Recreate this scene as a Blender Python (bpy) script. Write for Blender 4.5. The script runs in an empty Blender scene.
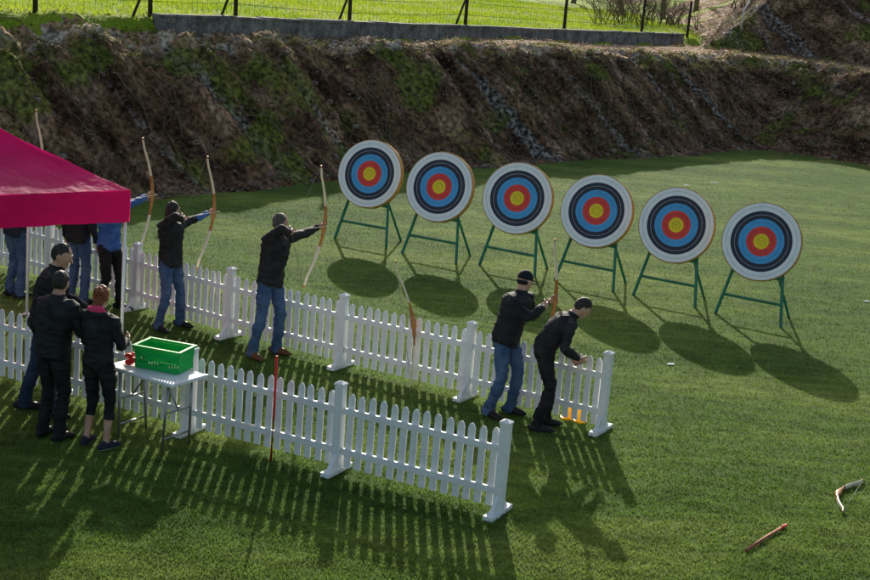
import bpy, math, random
import numpy as np
from mathutils import Vector, Matrix, noise
from mathutils.bvhtree import BVHTree
random.seed(7); rng=np.random.default_rng(7)
V=Vector; R=math.radians
sc=bpy.context.scene
Z=V((0,0,1))
# ------------------------------------------------------------ materials
def pm(name,stops,scale=5,detail=5,rough=.8,bump=0,bscale=40,stretch=(1,1,1),spec=.25,fine=0,fscale=60,trans=0,tcol=None,metal=0,bdist=.01,mid=0,mscale=4):
    m=bpy.data.materials.new(name); m.use_nodes=True; nt=m.node_tree; n=nt.nodes; L=nt.links
    b=n['Principled BSDF']; out=n['Material Output']
    tc=n.new('ShaderNodeTexCoord'); mp=n.new('ShaderNodeMapping'); mp.inputs['Scale'].default_value=stretch
    L.new(tc.outputs['Object'],mp.inputs[0])
    nz=n.new('ShaderNodeTexNoise'); nz.inputs['Scale'].default_value=scale; nz.inputs['Detail'].default_value=detail
    L.new(mp.outputs[0],nz.inputs['Vector'])
    cr=n.new('ShaderNodeValToRGB'); el=cr.color_ramp.elements
    while len(el)<len(stops): el.new(.5)
    for e,(p,c) in zip(el,stops): e.position=p; e.color=(*c,1)
    L.new(nz.outputs[0],cr.inputs[0]); col=cr.outputs[0]
    for amt,scl,src in ((fine,fscale,tc.outputs['Object']),(mid,mscale,mp.outputs[0])):
        if amt<=0: continue
        n2=n.new('ShaderNodeTexNoise'); n2.inputs['Scale'].default_value=scl; n2.inputs['Detail'].default_value=3
        L.new(src,n2.inputs['Vector'])
        mr=n.new('ShaderNodeMapRange'); mr.inputs[1].default_value=.3; mr.inputs[2].default_value=.7
        mr.inputs[3].default_value=1-amt; mr.inputs[4].default_value=1+amt
        L.new(n2.outputs[0],mr.inputs[0])
        mx=n.new('ShaderNodeVectorMath'); mx.operation='SCALE'
        L.new(col,mx.inputs[0]); L.new(mr.outputs[0],mx.inputs['Scale']); col=mx.outputs[0]
    L.new(col,b.inputs['Base Color']); b.inputs['Roughness'].default_value=rough
    b.inputs['Specular IOR Level'].default_value=spec; b.inputs['Metallic'].default_value=metal
    if bump>0:
        n3=n.new('ShaderNodeTexNoise'); n3.inputs['Scale'].default_value=bscale; n3.inputs['Detail'].default_value=4
        L.new(tc.outputs['Object'],n3.inputs['Vector'])
        bp=n.new('ShaderNodeBump'); bp.inputs['Strength'].default_value=bump; bp.inputs['Distance'].default_value=bdist
        L.new(n3.outputs[0],bp.inputs['Height']); L.new(bp.outputs[0],b.inputs['Normal'])
    if trans>0:
        tr=n.new('ShaderNodeBsdfTranslucent'); ms=n.new('ShaderNodeMixShader'); ms.inputs[0].default_value=trans
        if tcol: tr.inputs[0].default_value=(*tcol,1)
        else: L.new(col,tr.inputs[0])
        L.new(b.outputs[0],ms.inputs[1]); L.new(tr.outputs[0],ms.inputs[2]); L.new(ms.outputs[0],out.inputs[0])
    return m
def flat(name,c,var=.12,**k):
    a=tuple(x*(1-var) for x in c); d=tuple(min(1,x*(1+var)) for x in c)
    return pm(name,[(.35,a),(.65,d)],**k)

M={}
M['turf']=pm('turf',[(.33,(.055,.112,.018)),(.5,(.090,.155,.026)),(.66,(.150,.205,.042))],scale=.40,detail=9,rough=.9,bump=.8,bscale=60,fine=.45,fscale=50,bdist=.03,stretch=(.6,1.6,1),spec=.1,mid=.30,mscale=3.5)
M['blade']=pm('turf_blade',[(.33,(.075,.140,.022)),(.5,(.125,.200,.034)),(.66,(.195,.255,.052))],scale=.40,detail=9,rough=.6,fine=.55,fscale=55,trans=.5,stretch=(.6,1.6,1),spec=.3,mid=.32,mscale=3.5)
M['field']=pm('field_grass',[(.35,(.16,.26,.015)),(.65,(.28,.36,.03))],scale=.5,detail=8,rough=.9,bump=.8,bscale=20,fine=.35,fscale=18,bdist=.06,spec=.1)
M['fblade']=pm('field_blade',[(.35,(.22,.34,.015)),(.65,(.38,.46,.035))],scale=.5,detail=8,rough=.6,fine=.3,fscale=18,trans=.55)
M['white']=pm('white_paint',[(.3,(.80,.80,.80)),(.6,(.88,.88,.88))],scale=3,rough=.45,fine=.05,fscale=30,bump=.15,bscale=60,bdist=.003)
M['wplastic']=flat('white_plastic',(.84,.84,.84),.03,rough=.35)
M['steelg']=flat('green_steel',(.010,.16,.09),.2,rough=.4,spec=.5)
M['grey']=flat('grey_metal',(.35,.35,.36),.1,rough=.35,metal=.8)
M['straw']=flat('straw_edge',(.52,.30,.10),.25,scale=30,rough=.9,bump=.6,bscale=90)
M['t_white']=flat('target_white',(.90,.90,.91),.03,scale=8,rough=.7,fine=.04,fscale=80)
M['t_black']=flat('target_black',(.040,.043,.065),.15,rough=.6)
M['t_blue']=flat('target_blue',(.09,.38,.74),.06,rough=.6)
M['t_red']=flat('target_red',(.82,.07,.055),.06,rough=.6)
M['t_gold']=flat('target_gold',(.95,.68,.03),.05,rough=.6)
M['tent']=pm('magenta_fabric',[(.3,(.72,.006,.17)),(.7,(.84,.012,.22))],scale=2,rough=.6,bump=.4,bscale=9,trans=.45,bdist=.03)
M['crate']=flat('green_plastic',(.02,.55,.12),.08,rough=.35,trans=.25)
M['wood']=pm('bow_wood',[(.3,(.30,.10,.02)),(.7,(.60,.26,.07))],scale=12,stretch=(1,1,.2),rough=.3,spec=.5)
M['limb']=flat('bow_limb',(.84,.74,.54),.1,rough=.3,spec=.5)
M['string']=flat('bow_string',(.25,.25,.22),.1)
M['red']=flat('red_paint',(.70,.03,.02),.1,rough=.4)
M['yellow']=flat('yellow_plastic',(.90,.45,.02),.1,rough=.4)
M['stick']=flat('reddish_wood',(.42,.14,.08),.3,rough=.6,scale=20)
M['post']=flat('dark_timber',(.05,.038,.028),.4,rough=.9,scale=20)
M['wall']=pm('wall_concrete',[(.35,(.12,.115,.11)),(.6,(.24,.23,.22))],scale=3,detail=8,rough=.9,bump=.5,bscale=25,fine=.3,fscale=12,mid=.25,mscale=1.2)
M['twig']=flat('bare_twig',(.17,.125,.08),.4,scale=4,rough=.9)
M['leaf']=pm('weed_leaf',[(.35,(.06,.11,.014)),(.65,(.16,.20,.035))],scale=3,rough=.6,trans=.4)
M['dead']=pm('dead_leaf',[(.3,(.26,.07,.03)),(.5,(.36,.17,.08)),(.7,(.48,.36,.22))],scale=9,rough=.8,trans=.2)
M['stone']=pm('stone_bits',[(.35,(.09,.065,.05)),(.65,(.30,.25,.21))],scale=7,rough=.9)
M['foliage']=pm('distant_foliage',[(.35,(.03,.05,.015)),(.65,(.08,.11,.03))],scale=.4,rough=.8,trans=.3)

def bankmat():
    m=bpy.data.materials.new('bank_soil'); m.use_nodes=True; nt=m.node_tree; n=nt.nodes; L=nt.links; b=n['Principled BSDF']
    tc=n.new('ShaderNodeTexCoord')
    aD=n.new('ShaderNodeAttribute'); aD.attribute_name='d'; aS=n.new('ShaderNodeAttribute'); aS.attribute_name='s'
    def math_(op,a,c):
        x=n.new('ShaderNodeMath'); x.operation=op
        for s,i in ((a,0),(c,1)):
            if isinstance(s,(int,float)): x.inputs[i].default_value=s
            else: L.new(s,x.inputs[i])
        return x.outputs[0]
    cx=n.new('ShaderNodeCombineXYZ'); L.new(math_('ADD',aS.outputs['Fac'],math_('MULTIPLY',aD.outputs['Fac'],.55)),cx.inputs[0]); L.new(math_('MULTIPLY',aD.outputs['Fac'],.13),cx.inputs[1])
    def nz(scale,detail=6,vec=None):
        x=n.new('ShaderNodeTexNoise'); x.inputs['Scale'].default_value=scale; x.inputs['Detail'].default_value=detail
        L.new(vec or tc.outputs['Object'],x.inputs['Vector']); return x.outputs[0]
    def ramp(src,stops):
        cr=n.new('ShaderNodeValToRGB'); el=cr.color_ramp.elements
        while len(el)<len(stops): el.new(.5)
        for e,(p,c) in zip(el,stops): e.position=p; e.color=(*c,1)
        L.new(src,cr.inputs[0]); return cr.outputs[0]
    def mix(f,a,c,bl='MIX'):
        mx=n.new('ShaderNodeMix'); mx.data_type='RGBA'; mx.blend_type=bl
        if isinstance(f,(int,float)): mx.inputs[0].default_value=f
        else: L.new(f,mx.inputs[0])
        L.new(a,mx.inputs[6]); L.new(c,mx.inputs[7]); return mx.outputs[2]
    soil=ramp(nz(1.3,12),[(.32,(.055,.028,.015)),(.5,(.165,.092,.050)),(.68,(.32,.20,.12))])
    gul=ramp(nz(2.6,8,cx.outputs[0]),[(.38,(.32,.32,.32)),(.58,(1.25,1.25,1.25))])
    col=mix(.85,soil,gul,'MULTIPLY')
    streak=ramp(nz(1.1,3,cx.outputs[0]),[(.58,(0,0,0)),(.63,(1,1,1))])
    spk=ramp(nz(9,4),[(.4,(.08,.07,.065)),(.62,(.38,.35,.32))])
    col=mix(math_('MULTIPLY',streak,.6),col,spk)
    moss=ramp(nz(.55,12),[(.545,(0,0,0)),(.60,(1,1,1))])
    col=mix(math_('MULTIPLY',moss,.75),col,ramp(nz(6,4),[(.35,(.07,.095,.014)),(.65,(.20,.22,.035))]))
    dn=math_('ADD',aD.outputs['Fac'],math_('MULTIPLY',nz(2,5),.9))
    top=ramp(math_('MULTIPLY',math_('SUBTRACT',dn,3.2),2.0),[(0.0,(0,0,0)),(.5,(1,1,1))])
    col=mix(top,col,ramp(nz(2.5,9),[(.33,(.20,.20,.05)),(.46,(.38,.22,.13)),(.6,(.48,.40,.30))]))
    f=ramp(nz(9,10),[(.36,(.35,.35,.35)),(.64,(1.6,1.6,1.6))])
    col=mix(1,col,f,'MULTIPLY'); L.new(col,b.inputs['Base Color'])
    b.inputs['Roughness'].default_value=.95; b.inputs['Specular IOR Level'].default_value=.1
    bp=n.new('ShaderNodeBump'); bp.inputs['Strength'].default_value=1; bp.inputs['Distance'].default_value=.2
    L.new(nz(6,13),bp.inputs['Height']); L.new(bp.outputs[0],b.inputs['Normal'])
    return m
M['bank']=bankmat()

# ------------------------------------------------------------ mesh helpers
class MB:
    def __init__(s): s.v=[]; s.f=[]; s.m=[]
    def add(s,vs,fs,mi=0):
        o=len(s.v); s.v+= [V(p) for p in vs]; s.f+=[tuple(i+o for i in f) for f in fs]; s.m+=[mi]*len(fs)
    def box(s,c,size,ax=(V((1,0,0)),V((0,1,0)),Z),mi=0):
        c=V(c); h=[x/2 for x in size]; vs=[]
        for k in (-1,1):
            for j in (-1,1):
                for i in (-1,1): vs.append(c+ax[0]*(i*h[0])+ax[1]*(j*h[1])+ax[2]*(k*h[2]))
        s.add(vs,[(0,2,3,1),(4,5,7,6),(0,1,5,4),(2,6,7,3),(0,4,6,2),(1,3,7,5)],mi)
    def tube(s,pts,rad,up=Z,n=10,mi=0,rnd=False):
        pts=[V(p) for p in pts]; rad=[(r,r) if not isinstance(r,tuple) else r for r in rad]
        N=len(pts); T=[(pts[min(i+1,N-1)]-pts[max(i-1,0)]).normalized() for i in range(N)]
        if rnd:
            a,b=rad[0],rad[-1]; p0,p1=pts[0],pts[-1]; t0,t1=T[0],T[-1]
            pre=[];prr=[];po=[];por=[]
            for th in (75,45,20):
                c,sn=math.cos(R(th)),math.sin(R(th)); pre.append(p0-t0*min(a)*sn); prr.append((a[0]*c,a[1]*c))
            for th in (20,45,75):
                c,sn=math.cos(R(th)),math.sin(R(th)); po.append(p1+t1*min(b)*sn); por.append((b[0]*c,b[1]*c))
            pts=pre+pts+po; rad=prr+rad+por; T=[t0]*3+T+[t1]*3; N=len(pts)
        vs=[]; u=V(up)
        for i in range(N):
            t=T[i]; sd=u-t*u.dot(t)
            if sd.length<1e-3: sd=V((1,0,0))-t*t.x
            if sd.length<1e-3: sd=V((0,1,0))-t*t.y
            sd.normalize(); ot=t.cross(sd)
            for k in range(n):
                a=2*math.pi*k/n; vs.append(pts[i]+sd*(math.cos(a)*rad[i][0])+ot*(math.sin(a)*rad[i][1]))
        fs=[]
        for i in range(N-1):
            for k in range(n):
                k2=(k+1)%n; fs.append((i*n+k,i*n+k2,(i+1)*n+k2,(i+1)*n+k))
        fs.append(tuple(range(n-1,-1,-1))); fs.append(tuple(range((N-1)*n,N*n)))
        s.add(vs,fs,mi)
    def ell(s,c,r,ax=(V((1,0,0)),V((0,1,0)),Z),nu=16,nv=10,mi=0,fn=None):
        c=V(c); vs=[];fs=[]
        for j in range(nv+1):
            ph=math.pi*(j/nv)-math.pi/2
            for i in range(nu):
                th=2*math.pi*i/nu
                d=V((math.cos(ph)*math.cos(th),math.cos(ph)*math.sin(th),math.sin(ph)))
                p=V((d.x*r[0],d.y*r[1],d.z*r[2]))
                if fn: p=fn(d,p)
                vs.append(c+ax[0]*p.x+ax[1]*p.y+ax[2]*p.z)
        for j in range(nv):
            for i in range(nu):
                i2=(i+1)%nu; fs.append((j*nu+i,j*nu+i2,(j+1)*nu+i2,(j+1)*nu+i))
        s.add(vs,fs,mi)
    def obj(s,name,mats,smooth=False,parent=None,loc=None,rotz=0,bevel=0):
        me=bpy.data.meshes.new(name); me.from_pydata([tuple(p) for p in s.v],[],s.f)
        for m in mats: me.materials.append(m)
        me.polygons.foreach_set('material_index',s.m)
        if smooth: me.polygons.foreach_set('use_smooth',[True]*len(s.f))
        me.update(); o=bpy.data.objects.new(name,me); sc.collection.objects.link(o)
        if parent: o.parent=parent
        if loc: o.location=loc
        o.rotation_euler[2]=rotz
        if bevel:
            bm=o.modifiers.new('b','BEVEL'); bm.width=bevel; bm.segments=2; bm.limit_method='ANGLE'
        return o
def empty(name,loc=(0,0,0)):
    e=bpy.data.objects.new(name,None); e.location=loc; e.empty_display_size=.2; sc.collection.objects.link(e); return e
def tris(name,co,mat):
    n=len(co); me=bpy.data.meshes.new(name); me.vertices.add(n); me.vertices.foreach_set('co',co.astype(np.float32).ravel())
    me.loops.add(n); me.loops.foreach_set('vertex_index',np.arange(n,dtype=np.int32))
    me.polygons.add(n//3); me.polygons.foreach_set('loop_start',np.arange(0,n,3,dtype=np.int32))
    me.update(calc_edges=True); me.materials.append(mat)
    o=bpy.data.objects.new(name,me); sc.collection.objects.link(o); return o

# ------------------------------------------------------------ terrain (s runs along the bank, q across it)
def toXY(s,q): return -7.69+.663*s-.749*q, 24.94+.749*s+.663*q
def toSQ(X,Y): a=X+7.69; b=Y-24.94; return .663*a+.749*b, -.749*a+.663*b
def sm(x): x=np.clip(x,0,1); return x*x*(3-2*x)
def dist(X,Y):
    s,q=toSQ(X,Y)
    d1=q-.85*np.exp(-((s-12)/8)**2)+.12*np.sin(s*.9+1)+.08*np.sin(s*2.3)
    d2=.75*(X-12.2)+.66*(Y-42.9)+.2*np.sin(Y*1.3)
    k=2.0; h=np.clip(.5+.5*(d1-d2)/k,0,1); return d2+(d1-d2)*h+k*h*(1-h)
def htop(s): return 3.0-.0165*np.clip(s,-10,34)
def dwall(X,Y): return (X+6.6)*-.825+(Y-32.4)*.565
def height(X,Y):
    d=dist(X,Y); s,q=toSQ(X,Y); x=np.clip(d/3.0,0,1); p=x-.05*np.sin(2*np.pi*x)
    z=htop(s)*p+sm((d-2.8)/2)*(.05*np.sin(X*.7)+.04*np.sin(Y*.6+X*.3))
    z=z+sm(d-2.5)*.30*sm(dwall(X,Y)/.25+.3)*(X<9.0)
    e=np.minimum((X-8.6)-(Y-52)*.17,(Y-51.3)+.0*X)
    z=z+np.where(e>0,np.minimum(e*.85,9),0)*sm(e/1.2)+np.where(e>0,.2*np.sin(X*1.3+Y)*sm(e),0)
    return z,d,e
qs=np.concatenate([[-900,-400,-150,-80,-50],np.arange(-34,-7,.6),np.arange(-7,5,.08),np.arange(5,22,.35),[24,28,34,42,60,100,200,500,1100]])
ss=np.concatenate([[-900,-350,-120,-60,-38,-28,-22,-17],np.arange(-13,38,.11),[39,41,44,48,55,70,110,250,800]])
SS,QQ=np.meshgrid(ss,qs); XX,YY=toXY(SS,QQ)
ZZ,DD,EE=height(XX,YY)
nr,ncol=XX.shape
zf=ZZ.ravel().copy(); df=DD.ravel(); xf=XX.ravel(); yf=YY.ravel(); ef=EE.ravel(); sf=SS.ravel()
act=np.where((df>-.02)&(df<4.0)&(np.abs(xf)<30)&(yf<70)&(yf>5))[0]
for i in act:
    d=df[i]; k=min(max(d/.5,0),1)*min(max((4.0-d)/.7,0),1)
    p=V((xf[i],yf[i],0)); s_=sf[i]+.5*d
    zf[i]+=k*(.24*noise.noise(V((s_*.6,d*.3,1)))+.16*noise.noise(p*1.5)+.11*noise.noise(p*4)+.09*noise.noise(p*9)-.26*max(0,1-3.2*abs(noise.noise(V((s_*.9,d*.13,7)))))**1.5)
act=np.where((ef>.2)&(np.abs(xf)<40)&(yf<80))[0]
for i in act:
    p=V((xf[i],yf[i],0)); zf[i]+=.45*noise.noise(p*.6)+.2*noise.noise(p*2)
zf[df<=0]=0
co=np.stack([xf,yf,zf],1)
idx=np.arange(nr*ncol).reshape(nr,ncol)
quads=np.stack([idx[:-1,:-1],idx[:-1,1:],idx[1:,1:],idx[1:,:-1]],-1).reshape(-1,4)
qd=df[quads].mean(1); qe=ef[quads].mean(1); qw=dwall(xf,yf)[quads].mean(1)
fieldm=(qd>=3.5)&(qw>-.1)&(qe<=.1)
sel={'ground':(qd<0),'earth_bank':(qd>=0)&~fieldm,'grass_field':fieldm}
mm={'ground':'turf','earth_bank':'bank','grass_field':'field'}
for nm,msk in sel.items():
    q=quads[msk]; u,inv=np.unique(q,return_inverse=True); q2=inv.reshape(-1,4)
    me=bpy.data.meshes.new(nm); me.from_pydata(co[u].tolist(),[],q2.tolist()); me.materials.append(M[mm[nm]])
    a=me.attributes.new('d','FLOAT','POINT'); a.data.foreach_set('value',np.where(ef[u]>.1,1.4,df[u]).astype(np.float32))
    a=me.attributes.new('s','FLOAT','POINT'); a.data.foreach_set('value',sf[u].astype(np.float32))
    me.polygons.foreach_set('use_smooth',[True]*len(q2)); me.update()
    o=bpy.data.objects.new(nm,me); sc.collection.objects.link(o)
bvh=BVHTree.FromPolygons(co.tolist(),quads.tolist())
def gz(x,y):
    h=bvh.ray_cast(V((x,y,40)),V((0,0,-1))); return h[0].z if h[0] else 0

def blades(name,X,Y,Zb,hmin,hmax,w,mat):
    n=len(X); a=rng.uniform(0,2*np.pi,n); h=rng.uniform(hmin,hmax,n); ww=w*rng.uniform(.6,1.4,n)
    lx=rng.normal(0,.45,n)*h; ly=rng.normal(0,.45,n)*h
    c=np.empty((n,3,3)); dx=np.cos(a)*ww; dy=np.sin(a)*ww
    c[:,0]=np.stack([X-dx,Y-dy,Zb],1); c[:,1]=np.stack([X+dx,Y+dy,Zb],1); c[:,2]=np.stack([X+lx,Y+ly,Zb+h],1)
    return tris(name,c.reshape(-1,3),mat)
n=430000
u=rng.uniform(0,1,n); Yb=1/(1/9.8+(1/46-1/9.8)*u); Xb=rng.uniform(-1,1,n)*(Yb*.36+.6)
zz,dd,_=height(Xb,Yb); k=dd<-.03
blades('turf_grass',Xb[k],Yb[k],np.zeros(k.sum())-.002,.012,.038,.006,M['blade'])
n=130000
Xb=rng.uniform(-14,18,n); Yb=rng.uniform(28,80,n)
zz,dd,ee=height(Xb,Yb); k=(dd>3.7)&(ee<-.1)&(dwall(Xb,Yb)>.1)&(np.abs(Xb)<Yb*.4)
blades('field_tall_grass',Xb[k],Yb[k],zz[k]-.02,.05,.16,.018,M['fblade'])

def scatter(name,pts,size,mat,flat_=False,per=3):
    c=[]
    for (x,y,z) in pts:
        for _ in range(per):
            s=size*random.uniform(.5,1.4); o=V((x,y,z))+V((random.gauss(0,size),random.gauss(0,size),abs(random.gauss(0,size*.6))+.005))
            a=V((random.gauss(0,1),random.gauss(0,1),random.gauss(0,.25 if flat_ else 1))).normalized(); b=a.orthogonal().normalized()
            if flat_: b=a.cross(Z).normalized()
            q=[o-a*s*.5,o+b*s*.3,o+a*s*.5,o-b*s*.3]
            c+=[q[0],q[1],q[2],q[0],q[2],q[3]]
    return tris(name,np.array([tuple(p) for p in c]),mat)
weeds=[];leaves=[];stones=[];tufts=[]
ns=60000; s_=rng.uniform(-10,38,ns); q_=rng.uniform(-6,9,ns); xa,ya=toXY(s_,q_); za,da,ea=height(xa,ya); wa=dwall(xa,ya)
for x,y,d,e,wl in zip(xa.tolist(),ya.tolist(),da.tolist(),ea.tolist(),wa.tolist()):
    r_=random.random()
    if d<-.05:
        if x>9.5 and d>-1.6 and r_<.3*(1+d/1.6)+.05: leaves.append((x,y,0.01))
        continue
    w=noise.noise(V((x*.5,y*.5,3.3)))+.5*noise.noise(V((x*1.6,y*1.6,9)))
    if 0<d<3.6 and w>.22 and r_<.7: weeds.append((x,y,gz(x,y)))
    elif 2.7<d<4.2 and r_<.6: (leaves if random.random()<.6 else weeds).append((x,y,gz(x,y)))
    elif d>4 and wl<0 and r_<.25: leaves.append((x,y,gz(x,y)))
    elif x>9.5 and d<1.3: leaves.append((x,y,gz(x,y)))
    elif e>0 and r_<.3: leaves.append((x,y,gz(x,y)))
    if 0<d<2.9 and random.random()<.34: stones.append((x,y,gz(x,y)))
    if 0<d<.35 and random.random()<.5: stones.append((x,y,gz(x,y)))
    if 2.3<d<3.5 and random.random()<.12 and noise.noise(V((x*.9,y*.9,5)))>-.1: tufts.append((x,y,gz(x,y)))
scatter('bank_weeds',weeds,.055,M['leaf'],per=4)
scatter('fallen_leaves',leaves,.07,M['dead'],True,per=3)
T=np.array(tufts); rep=26; P=np.repeat(T,rep,0)+rng.normal(0,.05,(len(T)*rep,3))*np.array([1,1,.2]); n=len(P)
l=rng.uniform(.08,.24,n); dirs=rng.normal(0,.6,(n,3)); dirs[:,2]=np.abs(dirs[:,2])*.6+.25; dirs[:,0]+=.35; dirs[:,1]-=.35
a=rng.uniform(0,6.28,n); wv=np.stack([np.cos(a),np.sin(a),0*a],1)*.006
tris('bank_dry_grass',np.stack([P-wv,P+wv,P+dirs*l[:,None]],1).reshape(-1,3),pm('dry_grass',[(.35,(.16,.20,.04)),(.5,(.34,.30,.12)),(.65,(.50,.42,.24))],scale=2,trans=.4,rough=.7))
mb=MB()
for (x,y,z) in stones:
    s=random.uniform(.012,.042)
    if random.random()<.03: s*=2.4
    mb.ell((x,y,z+s*.2),(s*random.uniform(.7,1.3),s,s*.7),nu=5,nv=3)
mb.obj('bank_stones',[M['stone']])
mb=MB()
for i in range(380):
    x,y=toXY(random.uniform(-8,34),random.uniform(.3,3.6)); p=V((x,y,gz(x,y)+.02)); pts=[p]
    a=random.uniform(0,6.28)
    for j in range(5):
        a+=random.gauss(0,.5); q=pts[-1]+V((math.cos(a),math.sin(a),0))*random.uniform(.08,.25); q.z=gz(q.x,q.y)+random.uniform(.01,.09); pts.append(q)
    mb.tube(pts,[.013,.012,.010,.008,.006,.004],n=4)
mb.obj('bank_roots',[M['twig']])

# ------------------------------------------------------------ wall and wire fence on the bank
A=V((-6.6,32.4,0)); B=V((8.2,54.0,0)); wd=(B-A).normalized(); wn=V((-wd.y,wd.x,0))
mb=MB(); nseg=54; Lw=(B-A).length
def wz(p): return float(htop(toSQ(p.x,p.y)[0]))+.02
for i in range(nseg):
    a=A+wd*(Lw*i/nseg+.004); b=A+wd*(Lw*(i+1)/nseg-.004); za=wz(a); zb=wz(b)
    def prism(a,b,za,zb,z0,z1,w,j=0):
        vs=[]
        for p,zq in ((a,za),(b,zb)):
            for s_ in (-w,w):
                for h in (z0,z1): vs.append(V((p.x,p.y,zq+h))+wn*(s_+j))
        mb.add(vs,[(0,1,3,2),(4,6,7,5),(0,4,5,1),(2,3,7,6),(1,5,7,3),(0,2,6,4)])
    prism(a,b,za,zb,-.4,.34,.12,random.uniform(-.012,.012)); prism(a,b,za,zb,.342,.40+random.uniform(-.012,.012),.15)
mb.obj('low_stone_wall',[M['wall']])
mb=MB(); prev=None
for i,k in enumerate([-9,-6,-3,.2,2.96,7.3,12.7,18.4,23.8,27.5]):
    X=-6.93+.565*k; Y=32.63+.825*k; z=gz(X,Y); lean=V((random.gauss(0,.02),random.gauss(0,.02),1))
    p=V((X,Y,z)); mb.tube([p-Z*.2,p+lean*.7,p+lean*1.35],[.055,.052,.048],n=8)
    if i in(3,4,5,6): mb.tube([p+lean*.95,p-wd*.55-Z*.05],[.03,.033],n=6)
    if prev:
        for h in (.35,.7,1.05,1.3): mb.tube([prev+Z*h,(prev+p)/2+Z*(h-.02),p+Z*h],[.005]*3,n=4)
        kk=int((p-prev).length/.16)
        for j in range(1,kk): q=prev.lerp(p,j/kk); mb.tube([q+Z*.1,q+Z*1.3],[.0025]*2,n=3)
    prev=p
mb.obj('wire_fence',[M['post']],smooth=True)

def branch(mb,p,d,l,r,depth):
    q=p+d*l; m=p+d*l*.5+V((random.gauss(0,.05),random.gauss(0,.05),0))*l
    mb.tube([p,m,q],[r,r*.8,r*.6],n=5 if r>.02 else 3)
    if depth==0: return
    for k in range(random.randint(2,4)):
        nd=(d+V((random.gauss(0,.5),random.gauss(0,.5),random.gauss(.12,.3)))).normalized()
        branch(mb,p+d*l*random.uniform(.5,1),nd,l*random.uniform(.6,.85),r*.55,depth-1)
for i,(x,y,s) in enumerate([(6.2,61,.9),(7.6,62,.9),(8.9,64,.9),(10.2,66,.9),(7.2,66,.9),(9.4,70,.9),(8,72,1.3),(10.5,76,1.4),(12.8,80,1.4),(6.6,86,1.5),(3,92,1.5),(12.2,58,.8),(14,56.5,.8),(11,57,.8),(13,55,.7),(15.5,55,.8),(16,59,1.1)]):
    mb=MB(); z=gz(x,y)
    if s<.95:
        for k in range(13): branch(mb,V((random.uniform(-.8,.8),random.uniform(-.7,.7),-.1)),V((random.gauss(0,.4),random.gauss(0,.4),1)).normalized(),.8*s,.022,3)
    else: branch(mb,V((0,0,-.1)),Z.copy(),1.6*s,.13*s,5)
    mb.obj('bare_tree' if s>=.95 else 'bare_shrub',[M['twig']],loc=(x,y,z))
mb=MB()
for i in range(1500):
    x=random.uniform(9.2,20); y=random.uniform(51,60); z=gz(x,y); p=V((x,y,z-.02)); d=V((random.gauss(0,.6),random.gauss(0,.6),1)).normalized()
    l=random.uniform(.15,.6); mb.tube([p,p+d*l*.5,p+d*l+V((random.gauss(0,.08),0,-.04))],[.010,.008,.004],n=3)
mb.obj('bramble_scrub',[M['twig']])
c=[]
for i in range(46):
    x=random.uniform(-130,130); y=random.uniform(115,160); h=random.uniform(7,13)
    for k in range(400):
        d=V((random.gauss(0,1),random.gauss(0,1),random.gauss(0,1))).normalized()*random.uniform(.5,1)**.5
        p=V((x+d.x*h*.42,y+d.y*h*.42,2+h*.6+d.z*h*.42+random.gauss(0,.3))); a=V((random.gauss(0,1),random.gauss(0,1),random.gauss(0,1))).normalized(); b=a.orthogonal().normalized(); s=random.uniform(.3,.7)
        c+=[p-a*s,p+b*s,p+a*s]
tris('distant_trees',np.array([tuple(p) for p in c]),M['foliage'])

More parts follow.
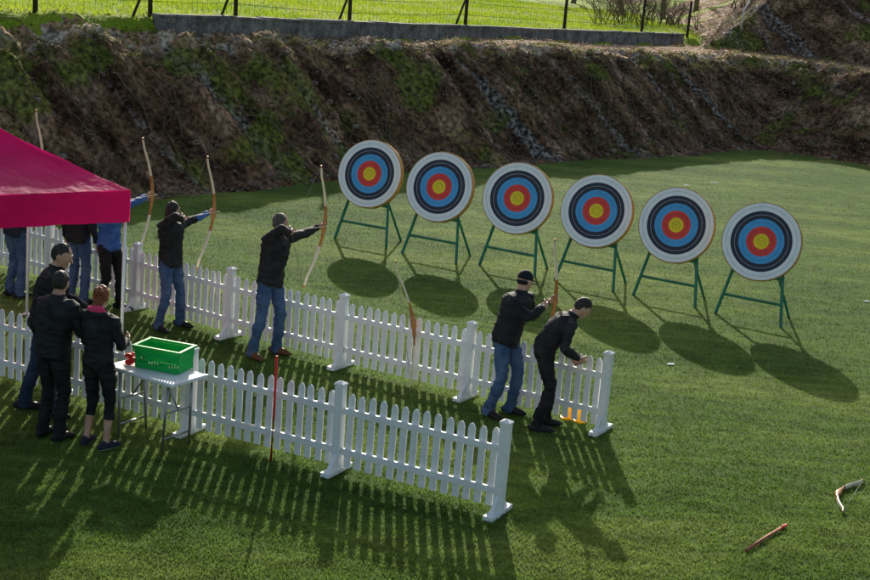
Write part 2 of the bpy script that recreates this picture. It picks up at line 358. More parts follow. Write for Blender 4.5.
# ------------------------------------------------------------ targets
def target(C,az,az2,tilt=R(12),D=1.22):
    C=V(C); par=empty('archery_target',(C.x,C.y,0))
    n0=V((-math.sin(az),-math.cos(az),0)); nn=n0*math.cos(tilt)+Z*math.sin(tilt); lat=V((math.cos(az),-math.sin(az),0)); up=nn.cross(lat)
    if up.z<0: up=-up
    r=D/2; mb=MB(); N=72
    rad=[0,.195,.38,.57,.77,.975]; rm=[5,4,3,2,1]
    def P(rr,k,off=.0): a=2*math.pi*k/N; return (lat*math.cos(a)+up*math.sin(a))*(rr*r)+nn*off
    V0=C-V((C.x,C.y,0))
    mb.v.append(V0+nn*.045)
    for rr in rad[1:]:
        for k in range(N): mb.v.append(V0+P(rr,k,.045))
    for k in range(N): mb.f.append((0,1+k,1+(k+1)%N)); mb.m.append(5)
    for j in range(4):
        for k in range(N): a=1+j*N+k; b=1+j*N+(k+1)%N; mb.f.append((a,a+N,b+N,b)); mb.m.append(rm[j+1])
    base=1+4*N; prev=base
    for rr,off in ((1.0,.034),(1.005,-.01),(1.0,-.08),(.96,-.09)):
        o=len(mb.v)
        for k in range(N): mb.v.append(V0+P(rr*(1+.004*math.sin(k*5)),k,off))
        for k in range(N): mb.f.append((prev+k,o+k,o+(k+1)%N,prev+(k+1)%N)); mb.m.append(0)
        prev=o
    mb.f.append(tuple(prev+k for k in range(N-1,-1,-1))); mb.m.append(0)
    for q,(rr) in enumerate((.098,.29,.475,.67,.875)):
        o=len(mb.v); w=.005
        for k in range(N): mb.v.append(V0+P(rr,k,.0465))
        for k in range(N): mb.v.append(V0+P(rr+w,k,.0465))
        for k in range(N): mb.f.append((o+k,o+N+k,o+N+(k+1)%N,o+(k+1)%N)); mb.m.append(1 if q==3 else 2)
    for k in range(26):
        a=random.uniform(0,6.28); q=abs(random.gauss(0,.4))
        if q>.9: continue
        p=V0+(lat*math.cos(a)+up*math.sin(a))*q*r+nn*.0475; s=.0045
        mb.add([p-lat*s-up*s,p+lat*s-up*s,p+lat*s+up*s,p-lat*s+up*s],[(0,1,2,3)],2)
    mb.obj('face',[M['straw'],M['t_white'],M['t_black'],M['t_blue'],M['t_red'],M['t_gold']],parent=par)
    s0=V((-math.sin(az2),-math.cos(az2),0)); sl=V((math.cos(az2),-math.sin(az2),0)); mb=MB()
    def S(l,z,back=0): return sl*l-s0*((z-C.z)*math.tan(tilt)+.14+back)+Z*z
    for sg in (-1,1): mb.tube([S(sg*.53,0),S(sg*.24,1.62)],[(.030,.026)]*2,n=6)
    mb.tube([S(-.47,.32),S(.47,.32)],[.024]*2,n=6); mb.tube([S(-.40,.70,-.035),S(.40,.70,-.035)],[.026]*2,n=6)
    mb.tube([S(-.33,1.25,.02),S(.33,1.25,.02)],[.02]*2,n=6)
    mb.tube([S(.05,1.25,.03),sl*.42-s0*.55],[.022]*2,n=6)
    mb.obj('stand',[M['steelg']],parent=par)
for C in [(-1.31,25.53,1.22),(-.06,24.72,1.22),(1.26,24.2,1.22),(2.54,23.57,1.22),(3.75,22.86,1.22),(4.94,22.02,1.22)]:
    target(C,R(20+random.uniform(-2.5,2.5)),R(28+random.uniform(-3,3)),R(15+random.uniform(-1.5,1.5)))

# ------------------------------------------------------------ picket fences
def fence(posts,npk=14,hp=.92):
    mb=MB()
    for i,(x,y) in enumerate(posts):
        p=V((x,y,0)); q=V((*posts[min(i+1,len(posts)-1)],0))-V((*posts[max(i-1,0)],0)); d=q.normalized(); nrm=V((-d.y,d.x,0))
        tl_=V((random.gauss(0,.008),random.gauss(0,.008),1)).normalized(); ax=(d,nrm,Z); axp=(d,nrm,tl_)
        mb.box(p+tl_*(hp/2),(.09,.09,hp),axp)
        t=p+tl_*(hp+.001); w=.053
        mb.add([t-d*w-nrm*w,t+d*w-nrm*w,t+d*w+nrm*w,t-d*w+nrm*w,t-d*w-nrm*w+Z*.018,t+d*w-nrm*w+Z*.018,t+d*w+nrm*w+Z*.018,t-d*w+nrm*w+Z*.018,t+Z*.045],[(3,2,1,0),(0,1,5,4),(1,2,6,5),(2,3,7,6),(3,0,4,7),(4,5,8),(5,6,8),(6,7,8),(7,4,8)])
        mb.box(p+Z*.028,(.10,.46,.045),ax)
        for sg in (-1,1):
            a=p+nrm*(sg*.046)+Z*.052
            mb.add([a-d*.02,a-d*.02+nrm*sg*.13,a-d*.02+Z*.15,a+d*.02,a+d*.02+nrm*sg*.13,a+d*.02+Z*.15],[(0,1,2),(3,5,4),(0,3,4,1),(1,4,5,2),(0,2,5,3)])
        if i<len(posts)-1:
            q=V((*posts[i+1],0)); d=(q-p).normalized(); nrm=V((-d.y,d.x,0)); Ln=(q-p).length; ax=(d,nrm,Z)
            a=.05; b=Ln-.05
            for z in (.24,.66): mb.box(p+d*((a+b)/2)+Z*z+nrm*.012,(b-a,.026,.065),ax)
            dz=random.uniform(-.01,.01)
            for k in range(npk):
                s=a+(b-a)*(k+.5)/npk; c=p+d*s-nrm*.012+d*random.gauss(0,.0025); w=.036; h=.85+dz+random.gauss(0,.004); th=.009
                pr=[(-w,.07),(w,.07),(w,h-.05),(w*.6,h-.014),(0,h),(-w*.6,h-.014),(-w,h-.05)]
                tl=random.gauss(0,.008)
                vs=[c+d*(x_+tl*z_)+Z*z_-nrm*th for x_,z_ in pr]+[c+d*(x_+tl*z_)+Z*z_+nrm*th for x_,z_ in pr]
                fs=[tuple(range(7)),tuple(range(13,6,-1))]+[(j,7+j,7+(j+1)%7,(j+1)%7) for j in range(7)]
                mb.add(vs,fs)
    return mb.obj('picket_fence',[M['white']])
fence([(.77,13.03),(-.84,13.82),(-2.47,14.62),(-4.08,15.43),(-5.7,16.25),(-7.3,17.05)])
fence([(2.01,15.80),(.47,16.65),(-1.10,17.52),(-2.66,18.48),(-4.12,19.50),(-5.6,20.55),(-7.1,21.6)])

# ------------------------------------------------------------ tent
def tent():
    par=empty('canopy_tent',(-3.58,16.46,0)); e1=V((-.79,-.61,0)).normalized(); e2=V((-.61,.79,0)).normalized(); S=3.0; eh=2.22; pk=2.98; vd=.37
    cs=[V((0,0,eh)),e1*S+Z*eh,(e1+e2)*S+Z*eh,e2*S+Z*eh]; P=(e1+e2)*(S/2)+Z*pk
    mb=MB(); nn=18
    for i in range(4):
        a,b=cs[i],cs[(i+1)%4]; rows=[]
        for r_ in range(nn+1):
            t=r_/nn; row=[]
            for k in range(nn+1):
                s=k/nn; e=a.lerp(b,s); p=e.lerp(P,t)
                sag=.08*math.sin(math.pi*t)*math.sin(math.pi*s)+.02*math.sin(math.pi*t)
                p=p-Z*sag; p=p+Z*(.012*noise.noise(p*5)+.010*noise.noise(V((s*14,t*3,i)))); row.append(p)
            rows.append(row)
        vs=[p for r_ in rows for p in r_]; W=nn+1
        mb.add(vs,[(r_*W+k,r_*W+k+1,(r_+1)*W+k+1,(r_+1)*W+k) for r_ in range(nn) for k in range(nn)])
        out=((a+b)/2-P); out.z=0; out.normalize(); n2=40; vs=[]
        for k in range(n2+1):
            s=k/n2; e=a.lerp(b,s)
            for j in range(5):
                t=j/4; vs.append(e-Z*(vd*t)+out*(.018*t*math.sin(s*40+i)+.03*t*noise.noise(V((s*6,t,i)))+.012*math.sin(t*3)))
        mb.add(vs,[(k*5+j,k*5+j+1,(k+1)*5+j+1,(k+1)*5+j) for k in range(n2) for j in range(4)])
    mb.obj('canopy',[M['tent']],smooth=True,parent=par)
    mb=MB()
    for i,c in enumerate(cs):
        c2=c+(V((P.x,P.y,c.z))-c).normalized()*.05
        mb.tube([V((c2.x,c2.y,0)),c2-Z*.02],[.02]*2,n=8); mb.box(V((c2.x,c2.y,.006)),(.1,.1,.012))
        d=cs[(i+1)%4]+(V((P.x,P.y,c.z))-cs[(i+1)%4]).normalized()*.05
        k=8
        for j in range(k):
            for sA,sB in ((.04,.26),(.26,.04)):
                a=c2.lerp(d,j/k)-Z*(sA if j%2 else sB); b=c2.lerp(d,(j+1)/k)-Z*(sB if j%2 else sA); mb.tube([a,b],[.009]*2,n=6)
    mb.obj('frame',[M['wplastic']],smooth=True,parent=par)
tent()
# ------------------------------------------------------------ table, crate
fd=V((.84,-.54,0)).normalized(); fn=V((.54,.84,0)).normalized(); ax=(fd,fn,Z)
T0=V((-2.78,14.28,0)); par=empty('folding_table',T0); th_=.775
mb=MB(); mb.box(Z*(th_-.02),(.92,.52,.04),ax); mb.obj('top',[M['wplastic']],parent=par,bevel=.012)
mb=MB()
for sg in (-1,1):
    a=fd*(sg*.34)
    for s2 in (-1,1): mb.tube([a+fn*(s2*.17)+Z*(th_-.04),a*.9+fn*(s2*.2)+Z*.0],[.013]*2,n=8)
    mb.tube([a*.93+fn*.19+Z*.15,a*.93-fn*.19+Z*.15],[.011]*2,n=8)
    mb.tube([a*.97+Z*.42,fd*(sg*.1)+Z*(th_-.04)],[.009]*2,n=8)
    mb.tube([a*.97+fn*.185+Z*.42,a*.97-fn*.185+Z*.42],[.009]*2,n=8)
mb.obj('legs',[M['grey']],smooth=True,parent=par)
def crate(loc,fd,fn):
    mb=MB(); w,d,h=.54,.36,.24; t=.012; ax=(fd,fn,Z)
    mb.box(Z*.006,(w*.9,d*.88,.012),ax)
    for sg in (-1,1):
        for (u_,v_,L_,D_) in ((fd,fn,w,d),(fn,fd,d,w)):
            c=v_*(sg*(D_/2-.01)); A3=(u_,v_,Z)
            mb.box(c+Z*(h-.012),(L_+.02 if u_==fd else L_-.03,.03,.024),A3)
            mb.box(c*.97+Z*(h*.72),(L_-.04,t*.8,.075),A3)
            mb.box(c*.95+Z*.03,(L_-.05,t*.8,.05),A3)
            k=int(L_/.035)
            for j in range(k): mb.box(c*.96+u_*((j+.5)/k-.5)*(L_-.05)+Z*(h*.42),(.017,t*.6,h*.7),A3)
            mb.box(c*.96+Z*(h*.38),(L_-.05,t*.5,.016),A3)
    for k in range(14):
        p=V((random.uniform(-.14,.14),random.uniform(-.09,.09),.05+random.random()*.08)); mb.ell(p,(.05,.035,.03),nu=8,nv=5,mi=0)
    mb.obj('plastic_crate',[M['crate']],loc=loc)
crate((-2.72,14.38,th_+.002),V((.95,-.31,0)).normalized(),V((.31,.95,0)).normalized())
mb=MB()
for k in range(8):
    p=V((random.uniform(-.05,.05),random.uniform(-.1,.06),.02+.01*k)); mb.ell(p,(.045,.03,.022),nu=10,nv=6); mb.tube([p,p+V((.08,.03,0)),p+V((.1,.09,0))],[.007]*3,n=6)
mb.obj('red_arm_guards',[M['red']],smooth=True,loc=(-3.07,14.44,th_+.004))

# ------------------------------------------------------------ bows
def bow(name,G,fwd,up,Ln=1.6,nock=None,depth=.2,wide=1.0,arrow=False):
    G=V(G); up=V(up).normalized(); fwd=V(fwd); fwd=(fwd-up*fwd.dot(up)).normalized(); lat=fwd.cross(up)
    mb=MB(); pts=[];rad=[];N=48
    for i in range(N+1):
        s=-1+2*i/N; a=abs(s); off=-depth*a**1.8+ .34*max(0,a-.80)**1.2
        pts.append(up*(s*Ln/2)+fwd*off)
        if a<.26: k=math.cos(a/.26*math.pi/2); rad.append((.012+.020*k+.006*math.sin(a*40)*k,.019+.006*k))
        else: t=(a-.26)/.74; rad.append((.012-.004*t,(.027-.010*t)*wide))
    o=len(mb.f); mb.tube(pts,rad,up=fwd,n=8)
    for i in range(N):
        s=abs(-1+2*(i+.5)/N)
        for k in range(8): mb.m[o+i*8+k]=0 if s<.33 or s>.96 else 1
    t0,t1=pts[0],pts[-1]
    nk=(V(nock)-G) if nock is not None else None
    if nk: mb.tube([t0,nk,t1],[.0028]*3,n=4,mi=2)
    else: mb.tube([t0,t1],[.0028]*2,n=4,mi=2)
    ob=mb.obj(name,[M['wood'],M['limb'],M['string']],smooth=True,loc=G)
    if arrow and nk:
        m2=MB(); d=(lat*.02-nk).normalized(); m2.tube([nk,nk+d*.78],[.004]*2,n=6)
        for a in range(3):
            q=Matrix.Rotation(a*2.094,3,d)@up; m2.add([nk+d*.03,nk+d*.10,nk+d*.09+q*.012,nk+d*.04+q*.014],[(0,1,2,3)],1)
        m2.obj('arrow',[M['limb'],M['red']],loc=G)
    return ob

# ------------------------------------------------------------ people
SK,HR,JK,TR,SH,EY,LP,AC,SO=range(9)
C_black=pm('black_jacket',[(.35,(.009,.009,.010)),(.65,(.024,.024,.027))],scale=8,rough=.72,bump=.35,bscale=22,spec=.28,bdist=.012)
C_navy=pm('navy_jacket',[(.35,(.012,.016,.03)),(.65,(.025,.032,.055))],scale=8,rough=.75,bump=.35,bscale=22)
C_jean=pm('blue_jeans',[(.35,(.035,.075,.155)),(.65,(.09,.145,.26))],scale=5,rough=.85,fine=.2,fscale=200,bump=.35,bscale=30,bdist=.012)
C_djean=pm('dark_jeans',[(.35,(.018,.030,.062)),(.65,(.04,.06,.11))],scale=6,rough=.85,bump=.35,bscale=30,bdist=.012)
C_btr=pm('black_trousers',[(.35,(.008,.008,.009)),(.65,(.020,.020,.022))],scale=7,rough=.85,bump=.35,bscale=30,bdist=.012)
C_skin=pm('skin',[(.35,(.46,.25,.17)),(.65,(.60,.36,.26))],scale=9,rough=.5,spec=.4)
C_eye=flat('eye_dark',(.02,.015,.012),.1,rough=.2,spec=.5)
C_lip=flat('lips',(.35,.12,.10),.1,rough=.5)
C_sole=flat('shoe_sole',(.05,.05,.05),.1)
C_wsole=flat('white_sole',(.75,.75,.78),.1)
C_bshoe=flat('brown_shoe',(.13,.06,.025),.2,rough=.5)
C_kshoe=flat('black_shoe',(.015,.015,.016),.2,rough=.5)
C_blue=pm('blue_sleeve',[(.35,(.03,.09,.30)),(.65,(.07,.17,.45))],scale=8,rough=.7,bump=.4,bscale=30)
C_pink=flat('pink_trim',(.80,.06,.16),.1)
H_dark=pm('dark_hair',[(.35,(.010,.008,.007)),(.65,(.045,.032,.024))],scale=40,rough=.6,bump=.8,bscale=90,spec=.4)
H_grey=pm('grey_hair',[(.35,(.06,.050,.043)),(.65,(.16,.14,.12))],scale=40,rough=.7,bump=.8,bscale=90)
H_red=pm('auburn_hair',[(.35,(.13,.035,.012)),(.65,(.34,.11,.045))],scale=40,rough=.5,bump=.8,bscale=90)
H_cap=flat('dark_cap',(.012,.013,.02),.2,rough=.8)
def ik(a,b,l1,l2,pole):
    d=b-a; L=min(d.length,(l1+l2)*.998); dn=d.normalized(); b=a+dn*L; x=(l1*l1-l2*l2+L*L)/(2*L); h=math.sqrt(max(l1*l1-x*x,0))
    p=pole-dn*pole.dot(dn); p.normalize(); return a+dn*x+p*h,b
def hand(mb,W,d,n,left,curl):
    d=V(d).normalized(); n=V(n); n=(n-d*n.dot(d)).normalized(); s=n.cross(d) if left else d.cross(n)
    mb.tube([W-d*.03,W,W+d*.03,W+d*.07,W+d*.088],[(.017,.024),(.017,.027),(.017,.036),(.015,.041),(.011,.038)],up=n,n=12,mi=SK,rnd=True)
    for k,(o,l) in enumerate(((.030,.072),(.010,.080),(-.010,.075),(-.029,.060))):
        p=W+d*.086+s*o; pts=[p-d*.012]; a=0
        for j,fr in enumerate((.45,.30,.25)):
            a+=curl*(1.0 if j else .9)+k*.03; dr=d*math.cos(a)+n*math.sin(a)+s*(o*.8); dr.normalize(); p=p+dr*l*fr; pts.append(p)
        mb.tube(pts,[.0092,.0088,.0080,.0068],up=s,n=8,mi=SK,rnd=True)
    p=W+d*.022+s*.030; t1=(d*.6+s*.75+n*.35).normalized(); p1=p+t1*.036; t2=(d*.8+s*.25+n*(.3+curl*.5)).normalized(); p2=p1+t2*.03; p3=p2+(t2+n*curl*.6).normalized()*.022
    mb.tube([p-s*.01,p,p1,p2,p3],[.013,.013,.0105,.0095,.0075],up=n,n=8,mi=SK,rnd=True)
def person(name,loc,F,pose,mats,sc_=1.0,hair='short',bulk=1.0,shin=TR,seed=0,arm_label=JK,sleeve=None,hem=-.16):
    g=lambda k,dv: pose.get(k,dv)
    pel=V(g('pel',(0,0,.972))); neck=V(g('neck',(0,.01,1.505))); sd=V(g('sh',(1,0,0))).normalized(); hd=V(g('hip',(1,0,0))).normalized()
    fw=V(g('face',(0,1,0))).normalized(); hup=V(g('hup',(0,0,1))); hup=(hup-fw*hup.dot(fw)).normalized(); hr=fw.cross(hup)
    mb=MB(); pp=MB()
    sp=(neck-pel); spn=sp.normalized()
    secs=[(hem,.170,.128),(-.06,.180,.136),(.1,.176,.132),(.28,.168,.124),(.45,.176,.13),(.62,.194,.138),(.76,.202,.134),(.86,.188,.118),(.93,.142,.102),(.985,.088,.080),(1.03,.066,.066)]
    mid=pel.lerp(neck,.5)+V(g('bow',(0,-.01,0)))
    verts=[];fs=[];n=20
    for i,(t,rx,ry) in enumerate(secs):
        tt=min(max(t,0),1); c=pel.lerp(mid,tt).lerp(mid.lerp(neck,tt),tt) if 0<=t<=1 else neck+spn*sp.length*(t-1)
        if t<0: c=pel+(spn*.3+Z*.7).normalized()*sp.length*t
        lt=hd.lerp(sd,min(max(t,0),1)).normalized(); lt=(lt-spn*lt.dot(spn)).normalized(); fr=spn.cross(lt)
        for k in range(n):
            a=2*math.pi*k/n; ca,sa=math.cos(a),math.sin(a)
            e=.88; ca=math.copysign(abs(ca)**e,ca); sa=math.copysign(abs(sa)**e,sa)
            verts.append(c+lt*(ca*rx*bulk)+fr*(sa*ry*bulk))
    for i in range(len(secs)-1):
        for k in range(n): k2=(k+1)%n; fs.append((i*n+k,i*n+k2,(i+1)*n+k2,(i+1)*n+k))
    fs.append(tuple(range(n-1,-1,-1))); fs.append(tuple(range((len(secs)-1)*n,len(secs)*n)))
    mb.add(verts,fs,JK)
    mb.ell(pel-Z*.03,(.158*bulk,.118*bulk,.12),mi=TR,ax=(hd,Z.cross(hd),Z))
    for sg,key in ((-1,'L'),(1,'R')):
        hip=pel+hd*(sg*.088)-Z*.035; fx,fy,ta=g('foot'+key,(sg*.11,.0,sg*-.15)); fz=g('fz'+key,0)
        ank=V((fx,fy,.088+fz)); kn,an=ik(hip,ank,.435,.425,V(g('kp'+key,(0,1,0))))
        b=bulk**.5
        mb.tube([hip+Z*.02,hip.lerp(kn,.3),hip.lerp(kn,.7),kn,kn.lerp(an,.12)],[.094*b,.093*b,.075*b,.066*b,.063*b],up=V((0,1,0)),n=14,mi=TR,rnd=True)
        if shin==TR: mb.tube([kn,kn.lerp(an,.3),kn.lerp(an,.7),an-Z*.02],[.064*b,.066*b,.060*b,.064*b],up=V((0,1,0)),n=14,mi=TR,rnd=True)
        else:
            mb.tube([kn,kn.lerp(an,.3),kn.lerp(an,.7),an-Z*.03],[.050,.053,.038,.034],up=V((0,1,0)),n=14,mi=shin,rnd=True)
            mb.tube([kn,kn.lerp(an,.22),kn.lerp(an,.42)],[.058,.059,.055],up=V((0,1,0)),n=14,mi=TR)
        td=V((-math.sin(ta),math.cos(ta),0)); a0=V((an.x,an.y,fz))
        ys=(-.075,-.03,.05,.12,.165,.195); zs=(.046,.056,.050,.040,.034,.028); rr=((.038,.030),(.055,.040),(.050,.045),(.040,.049),(.033,.044),(.020,.027))
        mb.tube([a0+td*y+Z*z for y,z in zip(ys,zs)],list(rr),up=Z,n=14,mi=SH,rnd=True)
    for sg,key in ((-1,'L'),(1,'R')):
        shd=neck+sd*(sg*.180*bulk**.5)-spn*.070+V(g('shoff'+key,(0,0,0)))
        dflt=shd+V((sg*.08,.06,-.53))
        W=V(g('hand'+key,dflt)); el,wr=ik(shd,W,.29,.255,V(g('ep'+key,(sg*.5,-1,-.3))))
        b=bulk**.4
        mb.tube([shd-sd*sg*.03,shd,shd.lerp(el,.35),shd.lerp(el,.8),el],[.066*b,.070*b,.063*b,.055*b,.053*b],n=12,mi=JK,rnd=True)
        mb.tube([el,el.lerp(wr,.3),el.lerp(wr,.75),wr],[.053*b,.051*b,.042*b,.038],n=12,mi=AC if sleeve and key in sleeve else arm_label,rnd=False)
        fd_=(wr-el).normalized(); hdv=V(g('hd'+key,tuple(fd_)))
        hand(pp,wr+fd_*.015,hdv,g('pn'+key,(-sg,0,0)),key=='L',g('curl'+key,.35))
    hc=neck+spn*.035+hup*.105+fw*.015
    mb.tube([neck-spn*.04,neck+spn*.02,hc-hup*.04-fw*.01],[.064,.060,.058],n=14,mi=SK,rnd=True)
    mb.tube([neck-spn*.03,neck+spn*.035-fw*.008],[.080,.070],n=16,mi=JK)
    if g('hood',False):
        mb.ell(neck-fw*.07-Z*.045,(.13,.055,.08),ax=(sd,V((0,1,0)),Z),mi=JK); mb.ell(neck-fw*.072+Z*.008,(.108,.050,.045),ax=(sd,V((0,1,0)),Z),mi=AC)
    ax3=(hr,fw,hup)
    def hf(d,p):
        if d.z<-.15: p.x*=1-.28*(-d.z-.15)
        if d.y<0 and d.z<0: p.y*=1+.30*d.z
        if d.y>.3: p.y*=1-.03*abs(d.x)
        return p
    mb.ell(hc,(.077,.098,.120),ax3,24,18,SK,hf)
    mb.tube([hc+fw*.088+hup*.018,hc+fw*.108-hup*.012,hc+fw*.116-hup*.026],[.010,.013,.014],up=hr,n=8,mi=SK,rnd=True)
    mb.ell(hc+fw*.070-hup*.088,(.030,.024,.022),ax3,10,6,SK)
    for sg in (-1,1):
        mb.ell(hc+hr*(sg*.081)-fw*.006-hup*.004,(.012,.020,.032),ax3,8,6,SK)
        pp.ell(hc+hr*(sg*.030)+fw*.086+hup*.014,(.013,.008,.008),ax3,8,6,EY)
        pp.tube([hc+hr*(sg*.014)+fw*.096+hup*.034,hc+hr*(sg*.044)+fw*.084+hup*.036],[.0045]*2,n=6,mi=HR,rnd=True)
    pp.tube([hc-hr*.022+fw*.089-hup*.056,hc+fw*.097-hup*.055,hc+hr*.022+fw*.089-hup*.056],[.005,.0065,.005],n=6,mi=LP,rnd=True)
    def hairfn(front,back):
        def f_(d,p):
            t=min(max((d.y+.35)/.9,0),1); t=t*t*(3-2*t); return V((p.x,p.y,max(p.z,back+(front-back)*t)))
        return f_
    if hair in('short','long','bun'):
        mb.ell(hc+hup*.018-fw*.014,(.082,.097,.114),ax3,24,16,HR,hairfn(.050,-.075))
    if hair=='grey_crop': mb.ell(hc+hup*.010-fw*.018,(.080,.089,.113),ax3,24,16,HR,hairfn(.062,-.06))
    if hair=='long': mb.ell(hc-fw*.055-hup*.05,(.080,.058,.13),ax3,16,12,HR)
    if hair=='bun':
        mb.ell(hc-fw*.108+hup*.055,(.050,.048,.050),ax3,14,10,HR); mb.ell(hc-fw*.070-hup*.06,(.050,.04,.07),ax3,12,10,HR)
    if hair=='cap':
        mb.ell(hc+hup*.030-fw*.008,(.086,.104,.103),ax3,24,16,HR,lambda d,p:(V((p.x,p.y,max(p.z,-.005)))))
        mb.tube([hc+fw*.085+hup*.032,hc+fw*.13+hup*.03,hc+fw*.165+hup*.02],[(.006,.07),(.006,.066),(.005,.04)],up=hup,n=14,mi=HR,rnd=True)
        mb.ell(hc-hup*.010-fw*.035,(.077,.068,.045),ax3,16,10,HR)
    src=BVHTree.FromPolygons([tuple(v) for v in mb.v],mb.f)
    me=bpy.data.meshes.new('tmp'); me.from_pydata([tuple(v) for v in mb.v],[],mb.f); me.update()
    to=bpy.data.objects.new('tmp',me); sc.collection.objects.link(to)
    rm=to.modifiers.new('r','REMESH'); rm.mode='VOXEL'; rm.voxel_size=.0085
    s2=to.modifiers.new('s','SMOOTH'); s2.factor=.5; s2.iterations=3
    dg=bpy.context.evaluated_depsgraph_get(); ev=to.evaluated_get(dg).to_mesh()
    vs=[v.co.copy() for v in ev.vertices]; nr_=[v.normal.copy() for v in ev.vertices]; pf=[tuple(p.vertices) for p in ev.polygons]
    to.evaluated_get(dg).to_mesh_clear(); bpy.data.objects.remove(to)
    lab=[]; vl=[0]*len(vs)
    for f in pf:
        c=(vs[f[0]]+vs[f[2]])/2; r=src.find_nearest(c); l=mb.m[r[2]] if r[2] is not None else JK
        if l==SH and c.z<.022: l=SO
        lab.append(l)
        for i in f: vl[i]=l
    for i,v in enumerate(vs):
        if vl[i] in(JK,TR,AC) :
            q=v+V((seed*3.7,0,0)); a=.014*noise.noise(V((q.x*6,q.y*6,q.z*9)))+.003*noise.noise(V((q.x*18,q.y*18,q.z*26)))
            r1=1-abs(noise.noise(V((q.x*5+3,q.y*5+q.z*5,q.z*11)))); a+=.013*(r1**6)-.003
            vs[i]=v+nr_[i]*a
        elif vl[i]==HR and hair!='cap': vs[i]=v+nr_[i]*(.007*noise.noise(v*45)+.001)
        if vs[i].z<0.002: vs[i].z=.002
    fin=MB(); fin.v=vs; fin.f=pf; fin.m=lab
    fin.add(pp.v,pp.f,0); fin.m[len(pf):]=pp.m
    o=fin.obj(name,mats,smooth=True,loc=(loc[0],loc[1],0)); o.rotation_euler[2]=math.atan2(-F[0],F[1]); o.scale=(sc_,)*3
    return o
def W2(o,p): return Matrix.Translation(o.location)@Matrix.Rotation(o.rotation_euler[2],4,'Z')@Matrix.Scale(o.scale[0],4)@V(p)
def mats(jk=None,tr=None,sh=None,hair=None,ac=None,so=None):
    return [C_skin,hair or H_dark,jk or C_black,tr or C_jean,sh or C_kshoe,C_eye,C_lip,ac or C_blue,so or C_sole]
def archer(name,loc,aim,m,up=(0,0,1),hair='short',sleeve=None,sc_=1,seed=0,bulk=1.0,Ln=1.6,bdepth=.30,lean=0,hz=1.53):
    F=(aim[1],-aim[0]); l=lean
    pose=dict(pel=(.02-l*.4,0,.966),neck=(.02-l,0,1.50),footL=(-.19,.03,.25),footR=(.19,-.02,-.15),face=(-1,.12,-.0),
      handL=(-.73-l,.02,hz),epL=(0,-.3,-1),hdL=(-1,0,.05),pnL=(0,1,0),curlL=1.15,
      handR=(.005-l,.15,1.545),epR=(1,.2,.25),hdR=(-1,-.25,.0),pnR=(0,-1,0),curlR=.75,shoffR=(.02,.0,.02))
    o=person(name,loc,F,pose,m,sc_,hair,bulk,seed=seed,sleeve=sleeve)
    a=V((aim[0],aim[1],0)).normalized()
    G=W2(o,(-.80-l,.045,hz+.01)); nk=W2(o,(-.11-l,.09,1.545))
    bow('recurve_bow',G,a,up,Ln,nk,bdepth,arrow=True)
    return o
archer('archer_man',(-2.10,17.74),(.56,.83),mats(sh=C_bshoe,hair=H_grey),up=(.08,0,1),hair='grey_crop',seed=1,bulk=1.05,Ln=1.62,lean=.17,sc_=1.04,hz=1.51)
archer('archer_man',(-3.49,18.66),(.50,.87),mats(),up=(.05,0,1),hair='long',sleeve='L',seed=2,Ln=1.55,sc_=.975,lean=.0)
archer('archer_man',(-4.44,19.28),(.45,.89),mats(jk=C_blue,tr=C_btr),hair='short',seed=3,Ln=1.65)
o=person('archer_man',(.86,16.14),(.78,-.62),dict(pel=(.0,0,.95),neck=(-.13,.05,1.45),footL=(-.13,.05,.3),footR=(.17,-.04,-.1),face=(-1,.15,-.25),
   handL=(-.56,.16,1.31),epL=(0,-.3,-1),hdL=(-1,.05,.05),pnL=(0,1,0),curlL=1.1,handR=(-.30,.26,1.30),epR=(.8,.1,-.6),hdR=(-1,-.1,0),pnR=(0,-1,0),curlR=.8),
   mats(hair=H_cap),1.0,'cap',1.1,seed=4,hem=-.2)
bow('recurve_bow',W2(o,(-.65,.185,1.32)),(.62,.78,0),(.03,0,1),1.5,W2(o,(-.40,.22,1.29)),.22)
person('standing_man',(1.32,15.74),(.95,.10),dict(pel=(0,-.05,.955),neck=(0,.24,1.37),footL=(-.11,.07,.1),footR=(.12,-.07,-.15),face=(0,.72,-.7),hup=(0,.7,.7),bow=(0,-.05,.03),
   handL=(-.12,.30,.86),handR=(.12,.33,.90),epL=(-.5,-.8,-.2),epR=(.5,-.8,-.2),pnL=(.8,0,.3),pnR=(-.8,0,.3),curlL=.6,curlR=.6),
   mats(tr=C_btr),.98,'short',1.0,seed=5)
person('standing_man',(-4.18,14.85),(.97,.1),dict(pel=(0,.06,.96),neck=(0,.18,1.49),footL=(-.1,-.13,.1),footR=(.12,.16,-.1),face=(.15,1,-.3),handL=(-.2,.46,1.05),handR=(.14,.48,1.1),pnL=(1,0,.2),pnR=(-1,0,.2)),
   mats(tr=C_djean),1.08,'short',1.05,seed=6)
person('standing_man',(-3.80,14.10),(.45,.9),dict(neck=(.03,.03,1.50),face=(-.3,1,-.3),handL=(-.12,.34,1.08),handR=(.2,.34,1.1),pnL=(1,0,.2),pnR=(-1,0,.2)),
   mats(tr=C_btr),1.0,'short',1.12,seed=7)
person('standing_woman',(-3.30,13.96),(.35,.94),dict(pel=(.0,.0,.965),neck=(-.02,.02,1.48),face=(-.25,1,-.3),handL=(-.1,.30,1.12),handR=(.14,.30,1.12),pnL=(1,0,.2),pnR=(-1,0,.2),footL=(-.13,0,.2),footR=(.13,-.02,-.25),hood=True),
   mats(tr=C_btr,hair=H_red,so=C_wsole,sh=C_navy,ac=C_pink),.965,'bun',.92,shin=SK,seed=8)
person('standing_man',(-4.95,19.55),(.4,.92),dict(face=(.3,1,-.1)),mats(),1.0,'short',1.0,seed=9)
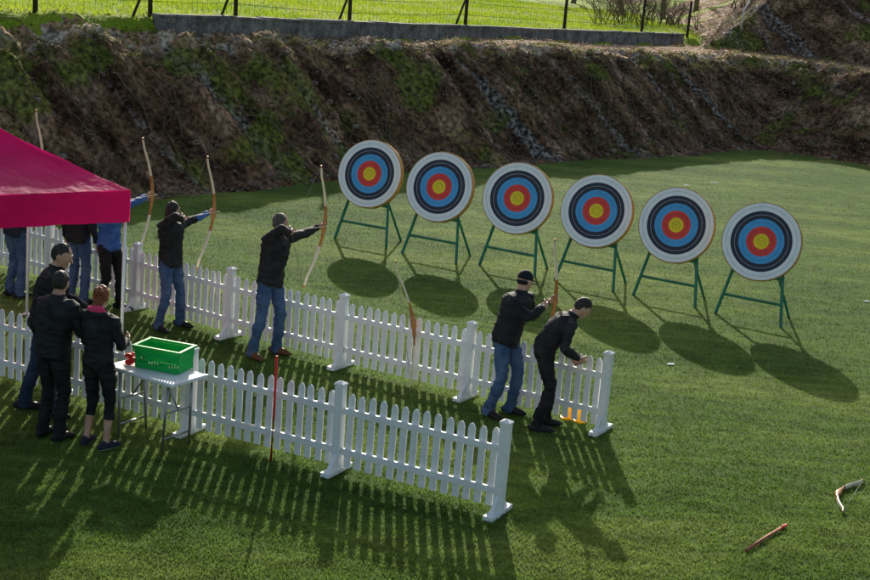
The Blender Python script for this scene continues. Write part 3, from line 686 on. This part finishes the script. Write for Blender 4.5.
person('standing_man',(-5.85,19.65),(.6,.8),dict(handR=(.1,.3,1.2)),mats(jk=C_navy),1.0,'short',1.0,seed=10)
bow('recurve_bow',(-5.60,20.1,1.75),(.5,.8,0),(0,0,1),1.7)

bow('recurve_bow',(-.225,16.93,.80),(.95,.2,.0),(-.20,.03,1),1.58,None,.17,1.2)
bow('recurve_bow',(4.36,14.35,.03),(-.9,.45,.0),(.42,.9,.0),1.15,None,.2,1.2)
mb=MB(); mb.tube([(-.27,-.37,0),(0,0,.004),(.27,.37,0)],[.014,.015,.013],n=8); mb.tube([(.2,.27,.0),(.235,.32,0)],[.018,.018],n=8,mi=1)
mb.obj('wooden_stick',[M['stick'],M['red']],smooth=True,loc=(3.33,12.97,.022))
mb=MB(); mb.tube([(0,0,0),(.005,0,.55),(0,0,1.12)],[.013]*3,n=8); mb.obj('red_marker_stake',[M['red']],smooth=True,loc=(-1.52,13.96,0))
mb=MB(); mb.tube([(0,0,0),(.02,0,.42)],[.011]*2,n=8); mb.obj('red_marker_stake',[M['red']],smooth=True,loc=(.38,13.75,0))
for (x,y) in ((1.66,16.2),(1.80,16.13)):
    mb=MB(); mb.tube([(0,0,0),(0,0,.02),(0,0,.021),(0,0,.2)],[.085,.085,.06,.02],n=16,mi=0); mb.obj('marker_cone',[M['yellow']],smooth=False,loc=(x,y,0))
mb=MB()
for (x,y,s) in ((3.2,18.9,.06),(6.69,36.45,.13),(5.9,35.6,.08),(7.2,23.9,.06),(5.2,34.2,.07)):
    mb.tube([(x,y,.012),(x+s*1.5,y+s*.3,.014)],[(.008,.03)]*2,n=6)
mb.obj('paper_scraps',[M['wplastic']])
mb=MB(); x,y=10.0,52.3; z=gz(x,y); mb.tube([(0,0,-.1),(.03,0,.7),(.2,0,1.0)],[.025]*3,n=6); mb.obj('white_marker_pole',[M['wplastic']],smooth=True,loc=(x,y,z))

# ------------------------------------------------------------ light, world, camera
sd=V((.11,-2.38,-1)).normalized(); elev=math.asin(-sd.z)
w=bpy.data.worlds.new('World'); sc.world=w; w.use_nodes=True; nt=w.node_tree; bg=nt.nodes['Background']
sky=nt.nodes.new('ShaderNodeTexSky'); sky.sky_type='NISHITA'; sky.sun_disc=False; sky.sun_elevation=elev; sky.sun_rotation=math.atan2(-sd.x,-sd.y); sky.air_density=1.2; sky.dust_density=3.0; sky.ozone_density=1
nt.links.new(sky.outputs[0],bg.inputs[0]); bg.inputs[1].default_value=.15
sl=bpy.data.lights.new('sun','SUN'); sl.energy=5; sl.angle=R(.53); sl.color=(1,.95,.85)
so=bpy.data.objects.new('sun',sl); sc.collection.objects.link(so)
so.rotation_euler=sd.to_track_quat('-Z','Y').to_euler()
cd=bpy.data.cameras.new('camera'); cam=bpy.data.objects.new('camera',cd); sc.collection.objects.link(cam)
a,b,c_=V((.99662,.01877,.08004)),V((-.08221,.2275,.9703)),V((0,-.9736,.22827))
mt=Matrix.Identity(4)
for i in range(3): mt[i][0]=a[i]; mt[i][1]=b[i]; mt[i][2]=c_[i]
mt[2][3]=5.2; cam.matrix_world=mt
cd.lens=60.2; cd.sensor_width=36; cd.clip_end=4000
sc.camera=cam
sc.view_settings.view_transform='Standard'; sc.view_settings.look='None'; sc.view_settings.exposure=0
